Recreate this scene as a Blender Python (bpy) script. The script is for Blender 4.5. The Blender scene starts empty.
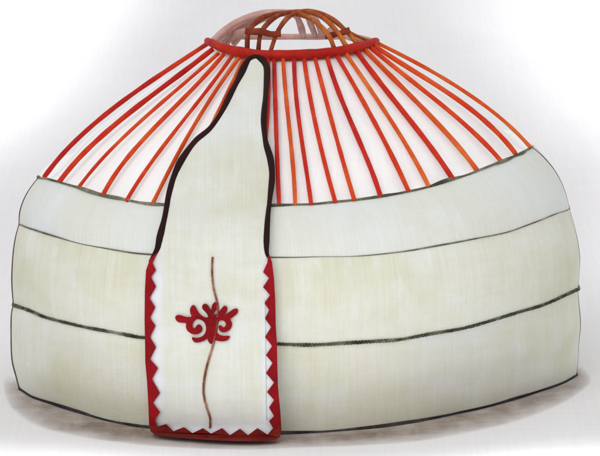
import bpy, math, random
import numpy as np
from mathutils import Vector, Matrix, noise
from mathutils.bvhtree import BVHTree
from mathutils.geometry import tessellate_polygon
random.seed(7)
sc = bpy.context.scene
C = sc.collection
PI = math.pi
def lin(c):
    return tuple(((v/255)/12.92 if v/255 <= .04045 else ((v/255+.055)/1.055)**2.4) for v in c) + (1.0,)

# ------------------------------------------------------------------ camera
DIST, ELEV, F = 60.0, math.radians(11.0), 5633.0        # F: focal length in photo pixels
PITCH = ELEV - math.atan((383-228)/F)
CAM = Vector((0.02, -DIST*math.cos(ELEV), DIST*math.sin(ELEV)))
fw = Vector((0, math.cos(PITCH), -math.sin(PITCH))); up = Vector((0, math.sin(PITCH), math.cos(PITCH))); rt = Vector((1, 0, 0))
PX = DIST/F                                             # metres per photo pixel at the yurt
def ray(u, v):
    return (fw + rt*((u-300)/F) + up*((228-v)/F)).normalized()
def proj(p):
    d = p - CAM; z = d.dot(fw)
    return 300 + F*d.dot(rt)/z, 228 - F*d.dot(up)/z
def at_depth(u, v, y):
    r = ray(u, v); return CAM + r*((y-CAM.y)/r.y)
GS = 0.0                                                 # slope of the ground, set below
cam = bpy.data.objects.new('camera', bpy.data.cameras.new('camera')); C.objects.link(cam)
cam.location = CAM; cam.rotation_euler = (PI/2-PITCH, 0, 0)
cam.data.sensor_width = 36; cam.data.lens = F*36/600; cam.data.clip_end = 1000; cam.data.clip_start = 1
sc.camera = cam

# ------------------------------------------------------------------ materials
class NT:
    def __init__(s, name, rough=.9):
        s.m = bpy.data.materials.new(name); s.m.use_nodes = True
        s.t = s.m.node_tree; s.b = s.t.nodes['Principled BSDF']; s.o = s.t.nodes['Material Output']
        s.b.inputs['Roughness'].default_value = rough
        s.b.inputs['Specular IOR Level'].default_value = .15
    def n(s, typ, **kw):
        x = s.t.nodes.new(typ)
        for k, v in kw.items():
            if k in x.inputs: x.inputs[k].default_value = v
            else: setattr(x, k, v)
        return x
    def l(s, a, b): s.t.links.new(a, b)
    def coords(s, kind, scale, loc=(0, 0, 0)):
        tc = s.n('ShaderNodeTexCoord'); mp = s.n('ShaderNodeMapping')
        mp.inputs['Scale'].default_value = scale; mp.inputs['Location'].default_value = loc
        s.l(tc.outputs[kind], mp.inputs['Vector']); return mp.outputs['Vector']
    def noise(s, vec, scale=1, detail=4, rough=.6):
        x = s.n('ShaderNodeTexNoise'); x.inputs['Scale'].default_value = scale
        x.inputs['Detail'].default_value = detail; x.inputs['Roughness'].default_value = rough
        s.l(vec, x.inputs['Vector']); return x.outputs['Fac']
    def ramp(s, fac, stops):
        r = s.n('ShaderNodeValToRGB'); e = r.color_ramp.elements
        while len(e) < len(stops): e.new(.5)
        for k, (p, c) in enumerate(stops): e[k].position = p; e[k].color = c
        s.l(fac, r.inputs['Fac']); return r.outputs['Color']
    def mix(s, fac, a, b, mode='MIX'):
        x = s.n('ShaderNodeMix', data_type='RGBA', blend_type=mode)
        for sock, v in ((x.inputs[0], fac), (x.inputs[6], a), (x.inputs[7], b)):
            if hasattr(v, 'is_output'): s.l(v, sock)
            else: sock.default_value = v
        return x.outputs[2]
    def bump(s, h, strength, dist=.01):
        x = s.n('ShaderNodeBump'); x.inputs['Strength'].default_value = strength; x.inputs['Distance'].default_value = dist
        s.l(h, x.inputs['Height']); s.l(x.outputs['Normal'], s.b.inputs['Normal'])
G = lambda v: (v, v, v, 1)

def weave(m, kind, yscale=1.0, amt=.075):
    """linen threads: fine lines along both directions"""
    a = m.noise(m.coords(kind, (46, .9*yscale, .9)), 1, 3, .7)
    b = m.noise(m.coords(kind, (1.1, 44*yscale, 1)), 1, 3, .7)
    ca = m.ramp(a, [(.30, G(1-amt)), (.70, G(1))]); cb = m.ramp(b, [(.30, G(1-amt*.3)), (.70, G(1))])
    return m.mix(1.0, ca, cb, 'MULTIPLY')

def felt(name, c1, c2, c3, seed=0., streak=.35, kind='UV', pale=False):
    m = NT(name, .95)
    big = m.noise(m.coords(kind, (.55, .9, 1), (seed, seed*2, 0)), 1, 5, .6)
    base = m.ramp(big, [(.36, lin(c1)), (.50, lin(c2)), (.64, lin(c3))])
    st = m.noise(m.coords(kind, (7, .8, 1), (seed, 0, 3)), 1, 5, .65)
    base = m.mix(m.ramp(st, [(.45, G(0)), (.75, G(streak))]), base, lin((232, 234, 234)))
    st2 = m.noise(m.coords(kind, (1.6, 5, 1), (3, seed, 5)), 1, 7, .7)
    base = m.mix(m.ramp(st2, [(.44, G(0)), (.66, G(.42))]), base, lin(c1))
    st3 = m.noise(m.coords(kind, (3.5, 1.5, 1), (9, seed, 1)), 1, 7, .7)
    base = m.mix(m.ramp(st3, [(.52, G(0)), (.68, G(.4))]), base, lin((228, 232, 234)))
    if pale:
        at = m.n('ShaderNodeAttribute', attribute_name='pale')
        pf = m.mix(1.0, at.outputs['Color'], m.ramp(m.noise(m.coords(kind, (5, 3, 1)), 1, 4, .6), [(.3, G(.45)), (.6, G(1))]), 'MULTIPLY')
        base = m.mix(pf, base, lin((227, 231, 238)))
    w = weave(m, kind)
    m.l(m.mix(1.0, base, w, 'MULTIPLY'), m.b.inputs['Base Color'])
    hb = m.mix(.5, m.noise(m.coords(kind, (26, 26, 1)), 1, 4, .7), m.noise(m.coords(kind, (2.4, 1.6, 1)), 1, 3, .5))
    m.bump(hb, .35, .03)
    return m.m
def paint(name, stops, sc_=(1.2, 1.2, 1.2), rough=.6, seed=0, edge=None):
    m = NT(name, rough)
    a = m.noise(m.coords('Object', sc_, (seed, seed, 0)), 1, 5, .65)
    n = len(stops); col = m.ramp(a, [(.30+.40*k/max(1, n-1), lin(c)) for k, c in enumerate(stops)])
    f = m.noise(m.coords('Object', (40, 40, 40)), 1, 3, .6)
    col = m.mix(1.0, col, m.ramp(f, [(.3, G(.82)), (.7, G(1))]), 'MULTIPLY')
    m.l(col, m.b.inputs['Base Color'])
    m.bump(f, .3, .006)
    return m.m

M = {}
M['band_top'] = felt('felt_top', (217, 219, 208), (219, 222, 216), (220, 226, 228), 1.3, .3)
M['band_mid'] = felt('felt_middle', (210, 211, 188), (219, 219, 204), (222, 224, 215), 4.1, .35)
M['band_low'] = felt('felt_low', (214, 215, 190), (222, 222, 207), (225, 227, 222), 8.7, .4)
M['flap'] = felt('felt_flap', (208, 209, 189), (215, 216, 204), (219, 222, 219), 2.2, .3, pale=True)
M['lining'] = felt('white_cloth', (249, 250, 250), (250, 251, 251), (251, 252, 252), 5.5, .2)
M['trim'] = felt('white_trim', (221, 225, 226), (224, 227, 230), (227, 230, 235), 3.5, .2)
M['red'] = paint('red_paint', [(164, 20, 20), (196, 38, 24), (212, 66, 30)], seed=1)
M['vermilion'] = paint('vermilion_paint', [(190, 28, 22), (208, 58, 24), (224, 100, 40)], seed=2)
M['orange'] = paint('orange_paint', [(196, 50, 20), (214, 82, 28), (224, 122, 56)], seed=3)
M['ring'] = paint('ring_paint', [(146, 18, 12), (172, 28, 18), (192, 52, 26)], (2, 2, 6), seed=5)
M['brown'] = paint('brown_wood', [(96, 30, 16), (128, 50, 26), (158, 72, 32)], (4, 4, 4), seed=5)
M['amber'] = paint('amber_wood', [(140, 62, 26), (176, 92, 36), (206, 128, 56)], (4, 4, 4), seed=8)
M['pink'] = paint('faded_wood', [(186, 138, 128), (200, 158, 150), (212, 178, 172)], (5, 5, 5), .8, seed=6)
M['black'] = paint('dark_binding', [(22, 5, 6), (34, 6, 8), (50, 10, 10)], (3, 3, 3), seed=6)
M['crimson'] = paint('crimson_felt', [(108, 8, 14), (136, 10, 20), (156, 16, 26)], (2.5, 2.5, 2.5), .8, seed=4)
M['brick'] = paint('brick_felt', [(96, 16, 15), (114, 26, 21), (130, 36, 26)], (4, 4, 4), .8, seed=4)
M['line'] = paint('grey_cord', [(52, 50, 42), (104, 102, 82), (156, 154, 134)], (3.2, 3.2, 3.2), .9, seed=9)
M['fine'] = paint('fine_cord', [(50, 48, 42), (96, 92, 80), (172, 168, 150)], (2.6, 2.6, 2.6), .9, seed=2)
M['base'] = paint('dark_cord', [(26, 22, 24), (46, 40, 44), (90, 84, 84)], (1.8, 1.8, 1.8), .9, seed=3)
M['edge'] = paint('edge_outline', [(52, 40, 36), (84, 68, 60), (128, 112, 100)], (2, 2, 5), .9, seed=3)
M['rope'] = paint('braided_rope', [(30, 30, 26), (76, 76, 62), (150, 148, 126)], (4, 4, 4), .95, seed=7)
M['hemp'] = paint('hemp_cord', [(84, 46, 34), (150, 96, 72), (204, 166, 146)], (6, 6, 6), .95, seed=3)
M['blue'] = paint('blue_stitch', [(186, 206, 214), (206, 218, 222)], (6, 6, 6), .95, seed=3)

# ------------------------------------------------------------------ mesh helpers
def build(name, V, Fc, mat, parent=None, uv=None, smooth=True, mats=None, fm=None, label=None):
    me = bpy.data.meshes.new(name); me.from_pydata([tuple(v) for v in V], [], Fc)
    if uv:
        ul = me.uv_layers.new(name='UVMap')
        for lp in me.loops: ul.data[lp.index].uv = uv[lp.vertex_index]
    for x in (mats or [mat]): me.materials.append(x)
    if fm: me.polygons.foreach_set('material_index', fm)
    me.polygons.foreach_set('use_smooth', [smooth]*len(me.polygons)); me.update()
    o = bpy.data.objects.new(name, me); C.objects.link(o)
    if parent: o.parent = parent
    if label: o['label'] = label
    return o
def cr(P, n):
    """Catmull-Rom through P, n samples per span"""
    P = [Vector(p) for p in P]; Q = [P[0]*2-P[1]] + P + [P[-1]*2-P[-2]]; out = []
    for i in range(1, len(Q)-2):
        a, b, c, d = Q[i-1:i+3]
        for k in range(n):
            t = k/n
            out.append(.5*((2*b)+(c-a)*t+(2*a-5*b+4*c-d)*t*t+(3*b-a-3*c+d)*t**3))
    out.append(P[-1]); return out
def tube_data(P, R, V, Fc, seg=8, closed=False, wob=0., flat=1., seed=0.):
    n = len(P); b0 = len(V); nrm = None
    for i, p in enumerate(P):
        t = (P[(i+1) % n]-P[i-1]) if closed or 0 < i < n-1 else (P[1]-P[0] if i == 0 else P[-1]-P[-2])
        t = t.normalized()
        if nrm is None:
            nrm = (CAM-p).normalized()
        nrm = (nrm-t*nrm.dot(t)).normalized(); bi = t.cross(nrm)
        r = R[i] if isinstance(R, list) else R
        if wob: r *= 1+wob*noise.noise(Vector((p.x*6+seed, p.y*6, p.z*6)))
        for k in range(seg):
            a = 2*PI*k/seg
            V.append(p + nrm*(math.cos(a)*r*flat) + bi*(math.sin(a)*r))
    for i in range(n if closed else n-1):
        j = (i+1) % n
        for k in range(seg):
            l = (k+1) % seg
            Fc.append((b0+i*seg+k, b0+i*seg+l, b0+j*seg+l, b0+j*seg+k))
    if not closed:
        Fc.append(tuple(b0+k for k in reversed(range(seg)))); Fc.append(tuple(b0+(n-1)*seg+k for k in range(seg)))
def tube(name, P, R, mat, parent, **kw):
    label = kw.pop('label', None)
    V, Fc = [], []; tube_data(P, R, V, Fc, **kw); return build(name, V, Fc, mat, parent, label=label)
def twist(name, P, r, R, pitch, mat, parent, strands=2, fray=0.):
    """twisted rope along dense path P"""
    V, Fc = [], []; L = 0; A = [0]
    for i in range(1, len(P)): L += (P[i]-P[i-1]).length; A.append(L)
    for s in range(strands):
        Q = []
        for i, p in enumerate(P):
            t = (P[min(i+1, len(P)-1)]-P[max(i-1, 0)]).normalized()
            n = (CAM-p).normalized(); n = (n-t*n.dot(t)).normalized(); b = t.cross(n)
            a = 2*PI*A[i]/pitch + 2*PI*s/strands
            k = 1+.35*noise.noise(p*5)
            Q.append(p + n*math.cos(a)*R*k*.6 + b*math.sin(a)*R*k)
        tube_data(Q, r, V, Fc, seg=6, wob=.5, seed=s*9.)
    return build(name, V, Fc, mat, parent)

root = bpy.data.objects.new('yurt', None); C.objects.link(root)
root['label'] = 'round white felt yurt with red roof poles and a tall patterned door flap'
root['category'] = 'yurt'

# ------------------------------------------------------------------ yurt surface
def interp(poly, u):
    if u <= poly[0][0]: return poly[0][1]
    for a, b in zip(poly, poly[1:]):
        if u <= b[0]: return a[1]+(b[1]-a[1])*(u-a[0])/(b[0]-a[0])
    return poly[-1][1]
K_CROWN = [(209, 42), (222, 48), (240, 53), (260, 55.5), (290, 56), (320, 54.5), (345, 51), (362, 47), (375, 42)]
K_TOP = [(40, 177), (48, 179), (60, 182), (79, 188), (103, 195), (127, 200), (154, 203.5), (200, 205.5), (245, 205.5), (279, 204.5), (311, 203.5), (334, 201.5),
         (354, 199.5), (380, 196), (408, 191), (428, 186), (452, 179), (476, 171), (500, 162), (515, 155.5), (531, 147)]
K_UP = [(20, 224.5), (31, 229), (50, 235), (78, 243), (115, 250), (155, 255), (215, 257.5), (273, 257.5), (310, 257.5), (358, 256), (400, 252), (440, 245.5), (500, 234), (536, 222), (569, 209)]
K_MID = [(14.5, 305), (30, 310.5), (48, 318), (84, 327), (100, 330), (130, 335.5), (147, 338), (215, 342), (277, 344), (310, 345), (338, 343.5), (380, 341), (400, 339.5),
         (430, 334), (465, 328), (500, 318), (518, 312.5), (543, 305), (563, 296), (577.5, 289)]
K_BASE = [(20.5, 390), (34, 398), (55, 405), (74, 411), (104, 420), (130, 425.5), (148, 428), (200, 432), (250, 434), (282, 434), (310, 433), (332, 431.6), (374, 428), (410, 423), (440, 417.5), (480, 409),
          (520, 398), (545, 390), (562, 383.5), (575.5, 376)]
NTH = 240
TH = [2*PI*k/NTH for k in range(NTH)]
pl, pr = at_depth(20.5, 390, 0), at_depth(575.5, 376, 0)
GS = (pr.z-pl.z)/(pr.x-pl.x); G0 = pl.z-GS*pl.x
def gz(x): return G0+GS*x
def on_ground(u, v, lift=0.):
    r = ray(u, v); nrm = Vector((-GS, 0, 1)); p0 = Vector((0, 0, G0+lift))
    return CAM + r*((p0-CAM).dot(nrm)/r.dot(nrm))
def base_ring(L, R):
    a, b = at_depth(*L, 0), at_depth(*R, 0); return a, b
def smooth_poly(poly):
    return [(p.x, p.y) for p in cr([Vector((x, y, 0)) for x, y in poly], 8)]
def key_offsets(poly):
    """vertical offsets that put the front of the ring on the drawn line"""
    L, R = at_depth(*poly[0], 0), at_depth(*poly[-1], 0); cx, a = (L.x+R.x)/2, (R.x-L.x)/2; sp = smooth_poly(poly); off = []
    for th in TH:
        s = math.sin(th)
        if s >= 0: off.append(None); continue
        p = Vector((cx+a*math.cos(th), a*s, L.z+(R.z-L.z)*(math.cos(th)+1)/2))
        u, v = proj(p); off.append((v-interp(sp, u))*PX/math.cos(ELEV))
    # back: mirror of the front, half as strong
    for k, th in enumerate(TH):
        if off[k] is None: off[k] = .4*(off[(NTH-k) % NTH] or 0.)
    return off
def ring_pts(L, R, off):
    A, B = at_depth(*L, 0), at_depth(*R, 0); cx, a = (A.x+B.x)/2, (B.x-A.x)/2
    return [Vector((cx+a*math.cos(th), a*math.sin(th), A.z+(B.z-A.z)*(math.cos(th)+1)/2+o)) for th, o in zip(TH, off)]
o_cr, o_tp, o_up, o_md = map(key_offsets, (K_CROWN, K_TOP, K_UP, K_MID))
lerp = lambda a, b, f: [x+(y-x)*f for x, y in zip(a, b)]
# base ring stands on the ground
sp = smooth_poly(K_BASE); bp = []
A_, B_ = pl, pr; cx_, a_ = (A_.x+B_.x)/2, (B_.x-A_.x)/2
for th in TH:
    x, y = cx_+a_*math.cos(th), a_*math.sin(th)
    if math.sin(th) < -1e-6:
        u, _ = proj(Vector((x, y, gz(x)))); p = on_ground(u, interp(sp, u)); bp.append(p)
    else: bp.append(Vector((x, y, gz(x))))
roofL = [(209, 42), (180, 62), (150, 80), (111, 110), (72, 142), (45, 173.5), (40, 177)]
roofR = [(375, 42), (420, 65), (440, 77), (487, 107), (511, 126), (528, 144), (531, 147)]
RF = [0, .18, .35, .56, .8, .975, 1]
def insert(rows, per):
    """smooth the rows of rings vertically"""
    out = []
    for i in range(len(rows)-1):
        a = rows[max(i-1, 0)]; b = rows[i]; c = rows[i+1]; d = rows[min(i+2, len(rows)-1)]
        for k in range(per):
            t = k/per
            out.append([.5*((2*q)+(r-p)*t+(2*p-5*q+4*r-s)*t*t+(3*q-p-3*r+s)*t**3) for p, q, r, s in zip(a, b, c, d)])
    out.append(rows[-1]); return out
roof_rows = insert([ring_pts(L, R, lerp(o_cr, o_tp, f)) for L, R, f in zip(roofL, roofR, RF)], 4)
top_rows = insert([ring_pts((40, 177), (531, 147), o_tp), ring_pts((32, 187), (543, 157.5), lerp(o_tp, o_up, .25)), ring_pts((25.5, 198), (555, 172), lerp(o_tp, o_up, .5)),
                   ring_pts((21, 211), (564, 190), lerp(o_tp, o_up, .75)), ring_pts((20, 224.5), (569, 209), o_up)], 4)
mid_rows = insert([ring_pts((20, 224.5), (569, 209), o_up), ring_pts((16, 240), (576, 235), lerp(o_up, o_md, .28)), ring_pts((13.5, 260), (579, 255), lerp(o_up, o_md, .5)),
                   ring_pts((12.8, 283), (578.5, 273), lerp(o_up, o_md, .75)), ring_pts((14.5, 305), (577.5, 289), o_md)], 4)
def blend_base(f, L, R):
    q = ring_pts(L, R, o_md); A, B = at_depth(*L, 0), at_depth(*R, 0); out = []
    ml, mr = at_depth(14.5, 305, 0), at_depth(577.5, 289, 0)
    for k, th in enumerate(TH):
        m = Vector((ml.x, 0, ml.z)).lerp(mr, (math.cos(th)+1)/2)
        mx = (ml.x+mr.x)/2+(mr.x-ml.x)/2*math.cos(th)
        my = (mr.x-ml.x)/2*math.sin(th)
        top = Vector((mx, my, m.z+o_md[k])); p = top.lerp(bp[k], f)
        # horizontal bulge so that the outline passes through L and R
        wantL, wantR = A, B; curL = Vector((ml.x, 0, ml.z)).lerp(bp[NTH//2], f); curR = Vector((mr.x, 0, mr.z)).lerp(bp[0], f)
        c = (curL.x+curR.x)/2; s = (wantR.x-wantL.x)/(curR.x-curL.x)
        out.append(Vector(((wantL.x+wantR.x)/2+(p.x-c)*s, p.y*s, p.z)))
    return out
low_rows = insert([ring_pts((14.5, 305), (577.5, 289), o_md), blend_base(.12, (12.3, 315), (578, 301)), blend_base(.4, (12, 338), (580, 322)), blend_base(.65, (13, 360), (578, 345)), blend_base(.84, (17, 376), (577.3, 362)), bp], 4)
def surf(name, rows, mat, thick=0., sink=0., top_fold=False, label=None, parent=root):
    V, Fc, UV = [], [], []
    R = [list(r) for r in rows]
    n = len(R)
    for i, r in enumerate(R):
        vv = i/(n-1)
        for k, p in enumerate(r):
            c = Vector((0, 0, p.z)); d = (p-c); d.z = 0; d.normalize()
            w = .006*noise.noise(Vector((p.x*1.3, p.y*1.3, p.z*2.1)))       # the cloth is never quite true
            q = p - d*(sink+w) - Vector((0, 0, sink*.7))
            V.append(q); UV.append((TH[k]*3.0, q.z))
    for i in range(n-1):
        for k in range(NTH):
            l = (k+1) % NTH
            Fc.append((i*NTH+k, (i+1)*NTH+k, (i+1)*NTH+l, i*NTH+l))
    return build(name, V, Fc, mat, parent, uv=UV, label=label)
under = [Vector((p.x, p.y, p.z-.05)) for p in bp]
surf('wall_cover', top_rows, M['band_top'], label='bluish white uppermost felt band of the wall')
surf('wall_cover', mid_rows, M['band_mid'], label='cream middle felt band of the wall')
surf('wall_cover', low_rows+[under], M['band_low'], label='pale green lowest felt band of the wall')
# white roof lining just under the poles, closed over the top below the crown
rl = [list(r) for r in roof_rows]
crc = sum(rl[0], Vector())/NTH
caps = [[p.lerp(crc, f)+Vector((0, 0, z)) for p in rl[0]] for f, z in ((.995, .02), (.7, .02), (.3, .01), (.06, .0))]
nr_ = len(rl)
for i, r in enumerate(rl):
    f = i/(nr_-1)
    for k, th in enumerate(TH):
        p = r[k].copy(); sd = abs(math.cos(th))**3*.09*min(1, (1-f)*4)
        d = Vector((p.x, p.y, 0)).normalized(); p -= d*sd
        if math.sin(th) > 0: p.z -= .24*math.sin(th)*max(0, 1-f/.35)
        p.z -= (.05 if math.sin(th) > -.2 else .0)*max(0, 1-f/.2); r[k] = p
crc = sum(rl[0], Vector())/NTH
caps2 = [[p.lerp(crc, f)+Vector((0, 0, z)) for p in rl[0]] for f, z in ((.995, .0), (.7, .0), (.3, .0), (.06, .0))]
last = []
for p in roof_rows[-1]:
    d = Vector((p.x, p.y, 0)).normalized(); last.append(p+d*.042+Vector((0, 0, .030)))
surf('roof_lining', caps2+rl+[last], M['lining'], sink=.035, label='plain white cloth under the red poles')

# ray casting on to the finished surface
def bvh(rowsets):
    V, Fc = [], []
    for rows in rowsets:
        b = len(V)
        for r in rows: V += [tuple(p) for p in r]
        for i in range(len(rows)-1):
            for k in range(NTH):
                l = (k+1) % NTH; Fc.append((b+i*NTH+k, b+(i+1)*NTH+k, b+(i+1)*NTH+l, b+i*NTH+l))
    return BVHTree.FromPolygons(V, Fc)
B_all = bvh([caps, roof_rows, top_rows, mid_rows, low_rows+[under]])
B_roof = bvh([roof_rows])
def hit(u, v, push, B=B_all):
    r = ray(u, v); h = B.ray_cast(CAM, r)
    if h[0] is None:
        p = at_depth(u, v, 0); h = B.find_nearest(p)
        p2 = at_depth(u, v, h[0].y); return p2
    return h[0]-r*push

# ------------------------------------------------------------------ roof poles
poles = [
 ('red', 2.6, [(210, 42), (180, 62), (150, 81), (111, 111), (72, 144), (58, 158), (45, 176)]),
 ('red', 2.8, [(213, 49), (180, 73), (150, 97), (133, 112), (92, 144), (75, 161), (60, 181)]),
 ('vermilion', 2.0, [(219, 53), (180, 86), (150, 114), (117, 144), (95, 165), (79, 187)]),
 ('vermilion', 2.4, [(224, 54), (202, 78), (180, 102), (142, 143), (117, 168), (103, 195)]),
 ('vermilion', 2.1, [(232, 56), (214, 83), (196, 104), (172, 133), (147, 170), (127, 200)]),
 ('orange', 2.2, [(239, 58), (217, 88), (192, 130), (180, 150), (166, 176), (153, 203)]),
 ('orange', 2.0, [(243, 60), (227, 95), (210, 128), (196, 160), (184, 205)]),
 ('red', 2.0, [(268, 58), (268.5, 80), (268, 105), (266.8, 136), (262, 170), (258, 205)]),
 ('red', 2.3, [(274, 58), (275, 90), (276, 130), (277.5, 165), (279, 203)]),
 ('orange', 2.2, [(283, 58), (286, 95), (289, 130), (293, 160), (295, 203)]),
 ('red', 2.3, [(294, 58), (296, 95), (300, 130), (306, 167), (311, 203)]),
 ('vermilion', 2.3, [(304, 58), (309, 92), (317, 130), (325, 165), (335, 201)]),
 ('vermilion', 2.3, [(315, 58), (323, 92), (336, 132), (344, 168), (354, 199)]),
 ('red', 2.6, [(327, 57), (338, 92), (355, 130), (370, 167), (380, 195)]),
 ('vermilion', 2.5, [(337, 56), (357, 92), (380, 130), (393, 160), (408, 190)]),
 ('orange', 2.3, [(346, 54), (372, 92), (397, 130), (415, 160), (428, 185)]),
 ('red', 2.9, [(357, 52), (386, 90), (417, 130), (435, 152), (452, 178)]),
 ('orange', 2.7, [(365, 50), (392, 77), (421, 107), (456, 143), (476, 169)]),
 ('vermilion', 2.5, [(370, 47), (395, 68), (421, 88), (450, 112), (484, 142), (500, 160)]),
 ('vermilion', 2.7, [(373, 45), (395, 59), (420, 76), (445, 90), (475, 113), (507, 142), (515, 153)]),
 ('orange', 2.1, [(376, 42.5), (398, 53), (420, 65), (441, 77), (487, 107), (510, 126), (530, 147)])]
for c, r, pts in poles:
    (x0, y0), (x1, y1) = pts[-2:]; d = math.hypot(x1-x0, y1-y0); pts = pts + [(x1+(x1-x0)/d*1.2, y1+(y1-y0)/d*1.2)]
    px = cr([Vector((x, y, 0)) for x, y in pts], 8)
    L = np.cumsum([0]+[(px[i]-px[i-1]).length for i in range(1, len(px))]); t = L/L[-1]; wt = np.ones(len(px)); wt[0] = wt[-1] = 12
    fx = np.polyval(np.polyfit(t, [p.x for p in px], 3, w=wt), t); fy = np.polyval(np.polyfit(t, [p.y for p in px], 3, w=wt), t)
    px = [Vector((float(x), float(y), 0)) for x, y in zip(fx, fy)]
    P = [hit(p.x, p.y, .03, B_all) for p in px]
    for _ in range(6): P = [P[0]]+[(P[i-1]+P[i]*2+P[i+1])/4 for i in range(1, len(P)-1)]+[P[-1]]
    tube('roof_pole', P, r*PX*.9, M[c], root, seg=12, wob=.14, flat=.5, seed=r*7)

# ------------------------------------------------------------------ crown
front, back = [], []
Lc, Rc = at_depth(209, 42, 0), at_depth(375, 42, 0); ccx, ca = (Lc.x+Rc.x)/2, (Rc.x-Lc.x)/2
sp = smooth_poly(K_CROWN)
fp = []; fr = []
for k in range(NTH//2+1):
    th = PI+PI*k/(NTH//2); s = -math.sin(th)
    p = ring_pts((209, 42), (375, 42), o_cr)[(NTH//2+k) % NTH]
    d = Vector((p.x-ccx, p.y, 0)).normalized(); fp.append(p+d*.015+Vector((0, 0, .01))); fr.append((3.2+2.0*min(1, s*1.6))*PX)
tube('crown_ring', fp, fr, M['ring'], root, seg=12, wob=.18, label='thick red front rim of the crown')
bk = []
for k in range(61):
    th = PI*k/60; p = Vector((ccx+ca*math.cos(th)*.97, ca*math.sin(th), 0)); u, _ = proj(Vector((p.x, p.y, Lc.z)))
    e = 42-5.2*min(1, math.sin(th)*1.6); p = at_depth(u, e, p.y); bk.append(p)
tube('crown_rim', bk, [ (2.7+2.4*math.sin(PI*k/60))*PX for k in range(61)], M['pink'], root, seg=10, wob=.12, flat=.5, label='faded pink back rim of the crown')
def arch(name, pts, r, mat, sgn, seed=0):
    """an arch rising from the rim; depth follows the dome: at the rim on its circle, shallower to the top"""
    px = cr([Vector((x, y, 0)) for x, y in pts], 6); top = min(p.y for p in px); n = len(px); P = []
    base = 46.
    xa, xb = (px[0].x-300)*PX, (px[-1].x-300)*PX
    ya = sgn*math.sqrt(max(.0, ca*ca-(xa-ccx)**2)); yb = sgn*math.sqrt(max(0., ca*ca-(xb-ccx)**2))
    for i, p in enumerate(px):
        h = max(0, min(1, (base-p.y)/(base-top)))
        yf = ya if i < n/2 else yb; w = i/(n-1)
        d = (ya*(1-w)+yb*w)*math.sqrt(max(0, 1-h**1.5))*.96 + sgn*.12*h
        P.append(at_depth(p.x, p.y, d))
    return tube(name, P, [r*PX*1.12*(1+.08*math.sin(i*.5+seed)) for i in range(n)], mat, root, seg=10, wob=.12, seed=seed)
def graded():
    m = NT('brown_to_amber', .7)
    tc = m.n('ShaderNodeTexCoord'); sx = m.n('ShaderNodeSeparateXYZ'); m.l(tc.outputs['Object'], sx.inputs[0])
    mr = m.n('ShaderNodeMapRange'); mr.inputs['From Min'].default_value = -.35; mr.inputs['From Max'].default_value = .55; m.l(sx.outputs['X'], mr.inputs['Value'])
    a = m.noise(m.coords('Object', (5, 5, 5)), 1, 5, .65)
    c1 = m.ramp(a, [(.32, lin((92, 30, 16))), (.5, lin((124, 50, 28))), (.68, lin((150, 74, 40)))])
    c2 = m.ramp(a, [(.32, lin((132, 56, 24))), (.5, lin((176, 92, 38))), (.68, lin((204, 130, 62)))])
    m.l(m.mix(mr.outputs[0], c1, c2), m.b.inputs['Base Color']); m.bump(m.noise(m.coords('Object', (40, 40, 40))), .3, .006); return m.m
M['graded'] = graded()
arch('crown_strut', [(247, 52), (248.5, 33), (258, 20.5), (272, 14.5), (290, 13), (306, 16.5), (319, 25), (329, 36), (334, 48)], 2.2, M['graded'], -1, 1)
arch('crown_strut', [(258, 53), (261, 33), (272, 19.5), (284, 13.5), (298, 12), (314, 13.5), (327, 21), (338, 33), (346, 46)], 2.2, M['graded'], -1, 2)
arch('crown_strut', [(270, 53), (277, 33), (287, 18.5), (298, 12.5), (312, 11.5), (324, 14.5), (336, 22), (347, 32), (358, 44)], 2.1, M['graded'], -1, 3)
arch('crown_strut', [(213, 40), (222, 32), (236, 22.5), (250, 16.5), (265, 12.8), (282, 12.5), (295, 15), (300, 24), (303, 35)], 2.9, M['pink'], 1, 4)
arch('crown_strut', [(222, 42), (232, 32), (243, 24), (256, 18), (272, 13.5), (293, 12.8), (306, 16), (311, 25), (315, 35)], 2.7, M['pink'], 1, 5)
arch('crown_strut', [(233, 45), (240, 36), (248, 28), (259, 21), (278, 14.5), (302, 13), (314, 18), (319, 26), (322, 36)], 2.7, M['pink'], 1, 6)
arch('crown_strut', [(216, 41), (226, 34.5), (238, 28), (250, 22), (264, 16), (282, 13)], 3.0, M['pink'], 1, 12)
arch('crown_strut', [(224, 46), (229, 39.5), (237, 34), (247, 31.5), (262, 33), (276, 36)], 3.4, M['pink'], 1, 8)
arch('crown_strut', [(320, 14), (333, 20.5), (346, 30), (358, 36.5), (371, 41.5)], 1.4, M['amber'], -1, 9)
arch('crown_strut', [(330, 30), (340, 34), (352, 38.5), (366, 43)], 2.6, M['pink'], 1, 3)
for pts in ([(245, 31), (252, 31.8), (261, 31.5), (270, 34), (281, 34)], [(325, 36), (333, 35), (341, 33), (350, 30)]):
    px = cr([Vector((x, y, 0)) for x, y in pts], 5)
    P = [at_depth(p.x, p.y, -.78 if p.x < 300 else -.62) for p in px]
    tube('crossbar', P, 3.0*PX, M['brown'], root, seg=10, wob=.35, flat=.6, seed=3)

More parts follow.
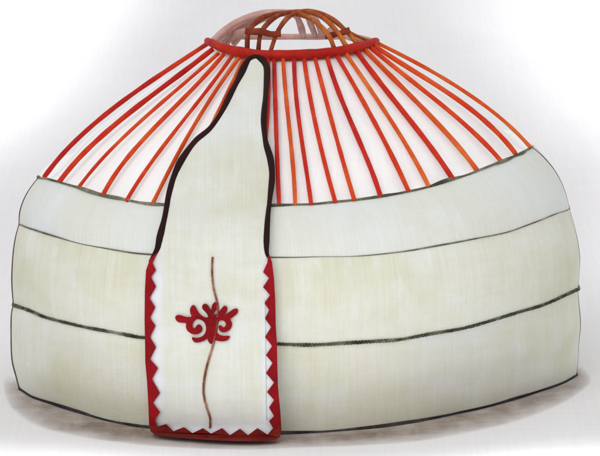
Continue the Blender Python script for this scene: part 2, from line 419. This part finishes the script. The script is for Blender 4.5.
# ------------------------------------------------------------------ cords round the wall
def ring_cord(poly, r, push, dense=4):
    px = smooth_poly(poly)
    out = []
    P = cr([Vector((x, y, 0)) for x, y in px], dense)
    for p in P:
        u = min(max(p.x, poly[0][0]+.6), poly[-1][0]-.6)
        out.append(hit(u, p.y, push))
    return out
def ringline(rows_i, push, ext=6):
    """points on a ring of the surface, front half and a little of the back"""
    n = len(rows_i); ks = range(NTH//2-ext, NTH+1+ext); out = []
    for k in ks:
        p = rows_i[k % NTH]; d = Vector((p.x, p.y, 0)).normalized(); out.append(p+d*push)
    return [q for i in range(len(out)-1) for q in (out[i].lerp(out[i+1], j/6) for j in range(6))]
def jitter(P, amp, f):
    return [p+Vector((0, 0, amp*noise.noise(Vector((p.x*f, p.y*f, 3))))) for p in P]
def rads(P, r, f=2., lo=.45):
    return [r*PX*max(lo, 1+1.0*noise.noise(Vector((p.x*f, p.y*f, 7.7)))) for p in P]
P = jitter(ringline(roof_rows[-1], .014, 0), .012, 3); tube('cord', P, rads(P, 1.35, 3., .8), M['line'], root, seg=6, label='grey cord along the wall top')
P = jitter(ringline(top_rows[-1], .006), .008, 2); tube('cord', P, rads(P, .62, 1.2, .35), M['fine'], root, seg=6, label='thin dark cord on the upper seam')
P = ringline(mid_rows[-1], .012); twist('rope', P, .62*PX, 1.15*PX, 9.5*PX, M['rope'], root, strands=3)
P = jitter(ringline(bp, .015), .01, 1.5); P = [p+Vector((0, 0, .015)) for p in P]; tube('cord', P, rads(P, 1.5, 1.5, .6), M['base'], root, seg=6, label='dark cord along the foot of the wall')
for k in (NTH//2, 0):
    rows = top_rows+mid_rows[1:]+low_rows[1:]
    P = []
    for r in rows:
        p = r[k]; d = Vector((p.x, p.y, 0)).normalized(); P.append(p+d*.004)
    P = cr(P, 3); tube('edge_outline', P, rads(P, .9, 3., .5), M['edge'], root, seg=6)  # added tube standing for the drawn dark outline down each side

# ------------------------------------------------------------------ door flap
left = [(256, 57), (250, 59), (246, 64), (240, 77), (232, 92), (222, 112), (210, 129), (195, 142), (182, 160), (174, 177), (169, 195), (165, 217), (160, 238), (157, 250), (149.5, 262),
        (146.5, 280), (146, 320), (146.5, 360), (148.5, 385), (150, 413), (151.5, 427), (155, 433)]
right = [(256, 57), (261, 59), (265, 64), (267, 72), (265.5, 95), (263.5, 120), (265.5, 142), (270.5, 160), (272, 177), (270, 197), (267.5, 220), (266.5, 250), (270, 260),
         (272.5, 275), (274, 300), (274.5, 325), (276, 345), (276.5, 370), (277.5, 390), (279.5, 413), (280, 430), (277.5, 437)]
def side(pts, v):
    q = sorted([(y, x) for x, y in pts]); return interp(q, v)
def smooth_side(pts): return [(p.x, p.y) for p in cr([Vector((x, y, 0)) for x, y in pts], 5)]
SL, SR = smooth_side(left), smooth_side(right)
def flap_push(u, v):
    t = max(0, min(1, (v-60)/150)); g = max(0, min(1, (v-300)/127)); g = g*g*(3-2*g)
    return .13*(1-t)+.085*t + .012*math.sin(u*.09+v*.035)*min(1, max(0, (v-70)/60)) + .26*g
def flap_pt(u, v, extra=0.):
    vv = min(v, 427.); p = hit(u, vv, 0.)
    if v > vv: p = at_depth(u, v, p.y)
    r = ray(u, v); d = (p-CAM).dot(r)-flap_push(u, v)
    dg = (on_ground(u, v, .035)-CAM).dot(r)                  # its foot spreads out on the ground
    k = .04; d = -k*math.log(math.exp(-(d-60)/k)+math.exp(-(dg-60)/k))+60 if abs(d-dg) < .5 else min(d, dg)
    return CAM+r*(d-extra)
vs = [57.3, 58.5, 60, 62, 64, 67] + [70+6*i for i in range(61)]
vs = [v for v in vs if v < 423] + [424, 427, 429, 431, 433, 434.6]
NC = 26; V, Fc, UV = [], [], []
for layer in (0, 1):
    for v in vs:
        a, b = side(SL, min(v, 433)), side(SR, min(v, 437))
        for j in range(NC+1):
            u = a+(b-a)*j/NC; vb = v
            if v > 432: vb = v + (u-a)/(b-a)*3.0
            p = flap_pt(u, vb, 0.)
            edge = min(j, NC-j)/NC
            q = p if layer == 0 else p + ray(u, vb)*.045
            V.append(q); UV.append((u*PX, -v*PX))
nr = len(vs); o2 = nr*(NC+1)
for i in range(nr-1):
    for j in range(NC):
        a = i*(NC+1)+j; Fc.append((a, a+NC+1, a+NC+2, a+1)); Fc.append((a+o2, a+1+o2, a+NC+2+o2, a+NC+1+o2))
for i in range(nr-1):
    a = i*(NC+1); b = a+NC+1; Fc.append((a, a+o2, b+o2, b)); a += NC; b += NC; Fc.append((a, b, b+o2, a+o2))
for j in range(NC):
    a = j; Fc.append((a, a+1, a+1+o2, a+o2)); a = (nr-1)*(NC+1)+j; Fc.append((a, a+o2, a+1+o2, a+1))
UV_F = UV
flap = build('door_flap', V, Fc, M['flap'], root, uv=UV, label='tall cream felt door flap narrowing to the crown')
# dark binding along the upper edges
ul = [p for p in left if p[1] <= 262][::-1]; ur = [p for p in right if p[1] <= 260][1:]
px = cr([Vector((x, y, 0)) for x, y in ul+ur], 6)
P = [flap_pt(p.x, p.y, .0) for p in px]
n = len(P); R = [PX*(3.2+.35*math.sin(i*.21)+.25*math.sin(i*.57)) * (1 if 8 < i < n-8 else .35+.65*min(i, n-1-i)/8) for i in range(n)]
tube('binding', P, R, M['black'], flap, seg=12, flat=.6, wob=.12)
# zigzag border
zl = [(157, 252), (152.5, 263), (156, 270), (151, 277), (156, 286.5), (149.5, 298), (155.2, 307), (150, 318), (155.5, 325.5), (150, 337), (156, 347), (150, 359), (158, 368), (152, 379), (160, 393), (153, 403), (160, 412), (155, 420), (157.5, 426.5)]
zb = [(166, 424), (173.5, 431), (184, 427), (192.5, 433), (203, 428), (211, 433.5), (222, 428), (230, 435), (240, 428.5), (248, 435), (257.5, 428), (267.5, 434.5), (273, 428)]
zr = [(274, 417), (269, 421), (274, 400), (269, 408), (274, 391)]
zr = [(269, 421), (274, 416), (269, 407.5), (274, 400), (267, 392), (274, 382.5), (266, 373), (272.5, 363), (266, 355), (272, 346), (265, 337), (271, 327), (265, 318.5), (269, 310), (264.5, 303), (270, 295), (263, 287), (269, 278), (263, 272), (267.5, 262), (268, 256)]
ol = [(150, 259), (146, 270), (144.8, 290), (144.5, 320), (145, 345), (145.2, 362), (147, 382), (148.3, 405), (149, 425), (150.5, 431), (155, 435)]
ob = [(170, 436.8), (188, 438.3), (210, 440), (230, 441), (250, 441.3), (270, 440.5), (276, 439.8), (280, 437)]
orr = [(281.5, 430), (280.5, 413), (279, 398), (278, 385), (277.5, 370), (277, 345), (275.8, 325), (275.3, 300), (274, 278), (272, 262), (270, 256)]
def plate(name, poly, extra, thick, mat, parent, mats=None, matfn=None, sub=3.5):
    """flat cut-out laid on the flap, with thickness"""
    P2 = []
    for i, a in enumerate(poly):
        b = poly[(i+1) % len(poly)]; d = math.hypot(b[0]-a[0], b[1]-a[1]); k = max(1, int(d/sub))
        P2 += [(a[0]+(b[0]-a[0])*j/k, a[1]+(b[1]-a[1])*j/k) for j in range(k)]
    tri = tessellate_polygon([[Vector((x, y, 0)) for x, y in P2]]); n = len(P2)
    lf = lambda y: .03*max(0, min(1, (y-405)/20))
    V = [flap_pt(x, y, extra+thick+lf(y)) for x, y in P2]+[flap_pt(x, y, extra-.02) for x, y in P2]
    Fc = []; fm = []
    for t in tri:
        a, b, c = t
        nn = (V[b]-V[a]).cross(V[c]-V[a])
        if nn.dot(CAM-V[a]) < 0: a, c = c, a
        Fc.append((a, b, c)); Fc.append((c+n, b+n, a+n))
        m = matfn(sum(P2[q][0] for q in t)/3, sum(P2[q][1] for q in t)/3) if matfn else 0; fm += [m, m]
    for i in range(n):
        j = (i+1) % n; Fc.append((i, i+n, j+n, j)); fm.append(matfn(*P2[i]) if matfn else 0)
    return build(name, V, Fc, mat, parent, smooth=False, mats=mats, fm=fm, uv=[(x*PX, -y*PX) for x, y in P2]*2)
plate('border', ol+ob+orr+zr[::-1]+zb[::-1]+zl[::-1] if False else ol+ob+orr+[zr[-1]]+zr[::-1][1:]+zb[::-1]+zl[::-1], .012, .016, M['crimson'], flap,
      mats=[M['crimson'], M['brick']], matfn=lambda x, y: 1 if y > 424+(x < 160)*4 else 0)
# white strip showing inside the zigzag
tin = [(163, 262), (162.5, 300), (162, 340), (163.5, 370), (165, 400), (166, 418), (172, 420.5), (215, 423), (258, 423), (262.5, 418), (262, 390), (260.5, 350), (259, 310), (257.5, 275), (259, 262)]
tout = [(153, 262), (148, 300), (148, 340), (149.5, 370), (152, 405), (154, 430), (188, 434.5), (230, 437.5), (272, 437), (277.5, 430), (276, 400), (274.5, 360), (273, 320), (271.5, 280), (268, 262)]
ca_ = flap.data.color_attributes.new('pale', 'FLOAT_COLOR', 'POINT')
for i, v in enumerate(flap.data.vertices):
    u_, v_ = UV_F[i][0]/PX, -UV_F[i][1]/PX
    e = max(1-max(0, (u_-158)/9), 1-max(0, (268-u_)/10), 1-max(0, (428-v_)/9)); e = max(0, min(1, e))*max(0, min(1, (v_-235)/40))
    ca_.data[i].color = (e, e, e, 1)
q = [flap_pt(265+1.5*t/24, 300+120*t/24+.4*math.sin(t), .004) for t in range(25)]
tube('thread', q, .3*PX, M['blue'], flap, seg=5)
# ornament
T = lambda x, y: (170+x/8.57, 295+y/8.57)
out = [(42, 192), (60, 172), (90, 172), (130, 185), (165, 188), (184, 182), (172, 150), (172, 118), (184, 95), (200, 86), (218, 98), (232, 125), (248, 152), (275, 177), (305, 192), (326, 188),
       (320, 168), (300, 143), (279, 120), (275, 95), (292, 76), (315, 78), (335, 100), (349, 124), (356, 108), (362, 82), (385, 60), (410, 65), (412, 95), (400, 125), (380, 150), (374, 170),
       (396, 160), (430, 130), (455, 98), (475, 92), (490, 105), (490, 130), (476, 156), (464, 172), (500, 150), (540, 122), (570, 115), (584, 130), (575, 160), (545, 185), (518, 205),
       (530, 235), (530, 265), (515, 295), (485, 315), (452, 320), (428, 308), (417, 290), (416, 272), (426, 258), (440, 262), (452, 274), (468, 272), (478, 252), (470, 230), (450, 218), (425, 222),
       (408, 238), (396, 262), (394, 290), (402, 318), (425, 340), (460, 348), (510, 350), (510, 366), (495, 385), (465, 396), (430, 396), (402, 391), (386, 386), (376, 406), (355, 420), (336, 410),
       (326, 392), (318, 376), (300, 387), (265, 401), (230, 408), (206, 400), (190, 380), (190, 362), (230, 366), (266, 358), (292, 338), (305, 310), (308, 280), (300, 246), (280, 222), (250, 208),
       (222, 212), (200, 235), (193, 262), (198, 280), (210, 284), (222, 270), (236, 254), (255, 252), (272, 268), (278, 290), (270, 315), (246, 332), (214, 338), (180, 330), (150, 306), (135, 272),
       (138, 242), (110, 238), (80, 235), (55, 220)]
q = cr([Vector((x, y, 0)) for x, y in out+[out[0]]], 3)[:-1]
plate('ornament', [T(p.x, p.y) for p in q], .014, .012, M['crimson'], flap)
# hanging cord
cp = [(212.5, 257), (212, 272), (213.5, 288), (217, 302), (218, 312), (217, 324), (215.5, 335), (213, 345), (209, 358), (205.5, 372), (203.5, 386), (204, 397), (207.5, 410), (210, 418), (210, 428)]
px = cr([Vector((x, y, 0)) for x, y in cp], 40)
P = [flap_pt(p.x, p.y, .017) for p in px]
twist('hanging_cord', P, .5*PX, .75*PX, 7.*PX, M['hemp'], flap, strands=3)

# ------------------------------------------------------------------ ground
m = NT('ground_cloth', .95)
big = m.noise(m.coords('Object', (.25, .12, 1)), 1, 4, .6)
base = m.ramp(big, [(.35, lin((229, 228, 230))), (.65, lin((234, 233, 235)))])
fine = m.noise(m.coords('Object', (32, .35, 1)), 1, 3, .7); fine2 = m.noise(m.coords('Object', (.9, 7, 1)), 1, 3, .7)
w = m.mix(1.0, m.ramp(fine, [(.3, G(.95)), (.7, G(1))]), m.ramp(fine2, [(.3, G(.97)), (.7, G(1))]), 'MULTIPLY')
m.l(m.mix(1.0, base, w, 'MULTIPLY'), m.b.inputs['Base Color'])
S = 400
g = build('ground', [(-S, -S, gz(-S)), (S, -S, gz(S)), (S, S, gz(S)), (-S, S, gz(-S))], [(0, 1, 2, 3)], m.m); g['kind'] = 'structure'
# thin brown wash, fading outwards, round the foot of the wall
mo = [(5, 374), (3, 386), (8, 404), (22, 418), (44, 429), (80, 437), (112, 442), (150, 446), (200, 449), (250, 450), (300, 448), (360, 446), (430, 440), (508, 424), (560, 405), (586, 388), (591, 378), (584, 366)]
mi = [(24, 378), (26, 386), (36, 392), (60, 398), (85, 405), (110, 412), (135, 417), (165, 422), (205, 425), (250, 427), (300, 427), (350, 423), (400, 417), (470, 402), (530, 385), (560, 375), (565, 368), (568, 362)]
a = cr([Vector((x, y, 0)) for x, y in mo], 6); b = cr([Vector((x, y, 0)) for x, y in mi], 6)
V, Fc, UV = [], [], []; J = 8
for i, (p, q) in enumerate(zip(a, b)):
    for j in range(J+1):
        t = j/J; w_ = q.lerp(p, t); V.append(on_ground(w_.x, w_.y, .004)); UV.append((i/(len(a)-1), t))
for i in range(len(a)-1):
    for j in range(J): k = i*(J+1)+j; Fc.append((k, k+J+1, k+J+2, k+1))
m = NT('brown_smear', .95)
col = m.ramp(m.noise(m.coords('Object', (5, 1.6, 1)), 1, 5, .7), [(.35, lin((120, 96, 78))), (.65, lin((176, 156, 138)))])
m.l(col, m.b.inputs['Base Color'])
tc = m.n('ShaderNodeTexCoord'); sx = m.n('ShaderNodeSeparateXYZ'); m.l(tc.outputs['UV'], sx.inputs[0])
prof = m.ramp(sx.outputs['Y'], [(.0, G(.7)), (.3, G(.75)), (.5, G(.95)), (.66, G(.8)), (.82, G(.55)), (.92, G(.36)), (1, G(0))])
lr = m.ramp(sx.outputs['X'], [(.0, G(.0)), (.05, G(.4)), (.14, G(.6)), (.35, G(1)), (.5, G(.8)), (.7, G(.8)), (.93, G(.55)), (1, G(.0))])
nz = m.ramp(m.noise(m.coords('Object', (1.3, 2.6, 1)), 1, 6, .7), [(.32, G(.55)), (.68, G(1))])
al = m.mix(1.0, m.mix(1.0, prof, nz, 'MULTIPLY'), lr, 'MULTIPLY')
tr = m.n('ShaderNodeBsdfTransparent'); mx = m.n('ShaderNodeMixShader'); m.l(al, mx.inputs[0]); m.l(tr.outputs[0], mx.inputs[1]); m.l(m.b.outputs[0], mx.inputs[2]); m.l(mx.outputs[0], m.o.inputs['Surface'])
e = build('brown_wash', V, Fc, m.m, uv=UV); e['kind'] = 'structure'

# ------------------------------------------------------------------ light
w = bpy.data.worlds.new('World'); sc.world = w; w.use_nodes = True
bg = w.node_tree.nodes['Background']; bg.inputs[0].default_value = (1, .995, 1.0, 1); bg.inputs[1].default_value = .80
sl = bpy.data.lights.new('sun', 'SUN'); sl.energy = .95; sl.angle = math.radians(50); sl.color = (1, .99, .97)
so = bpy.data.objects.new('sun', sl); C.objects.link(so)
so.rotation_euler = Vector((-.3, -1, .75)).to_track_quat('Z', 'Y').to_euler()
def spot(u, v, rad, power, side):
    # added flood by the camera, bleaches ground at the frame edge, off the yurt
    l = bpy.data.lights.new('added_spot', 'SPOT'); l.energy = power; l.spot_blend = 1.; l.shadow_soft_size = .5
    l.spot_size = 2*math.atan(rad/F)
    o = bpy.data.objects.new('added_spot', l); C.objects.link(o); o.location = CAM+Vector((side, -2, .5))
    o.rotation_euler = (on_ground(u, v)-o.location).to_track_quat('-Z', 'Y').to_euler()
SPOTS = [(-68, -68, 290, 2.2e6, -3), (690, -80, 320, 1.7e6, 3), (740, 260, 150, 6e5, 3)]
for s in SPOTS: spot(*s)
for u, v in ((-34, 482), (70, 494), (180, 501), (300, 503), (420, 499), (530, 491), (634, 478)):      # added overhead floods that whiten the ground in front
    l = bpy.data.lights.new('added_spot', 'SPOT'); l.energy = 420; l.spot_blend = 1.; l.shadow_soft_size = .3; l.spot_size = math.radians(62)
    o = bpy.data.objects.new('added_spot', l); C.objects.link(o); o.location = on_ground(u, v)+Vector((0, 0, 4.0))

sc.view_settings.view_transform = 'Standard'; sc.view_settings.look = 'None'; sc.view_settings.gamma = 1; sc.view_settings.exposure = 0
sc.render.resolution_x = 1024; sc.render.resolution_y = 778
sc.render.engine = 'CYCLES'
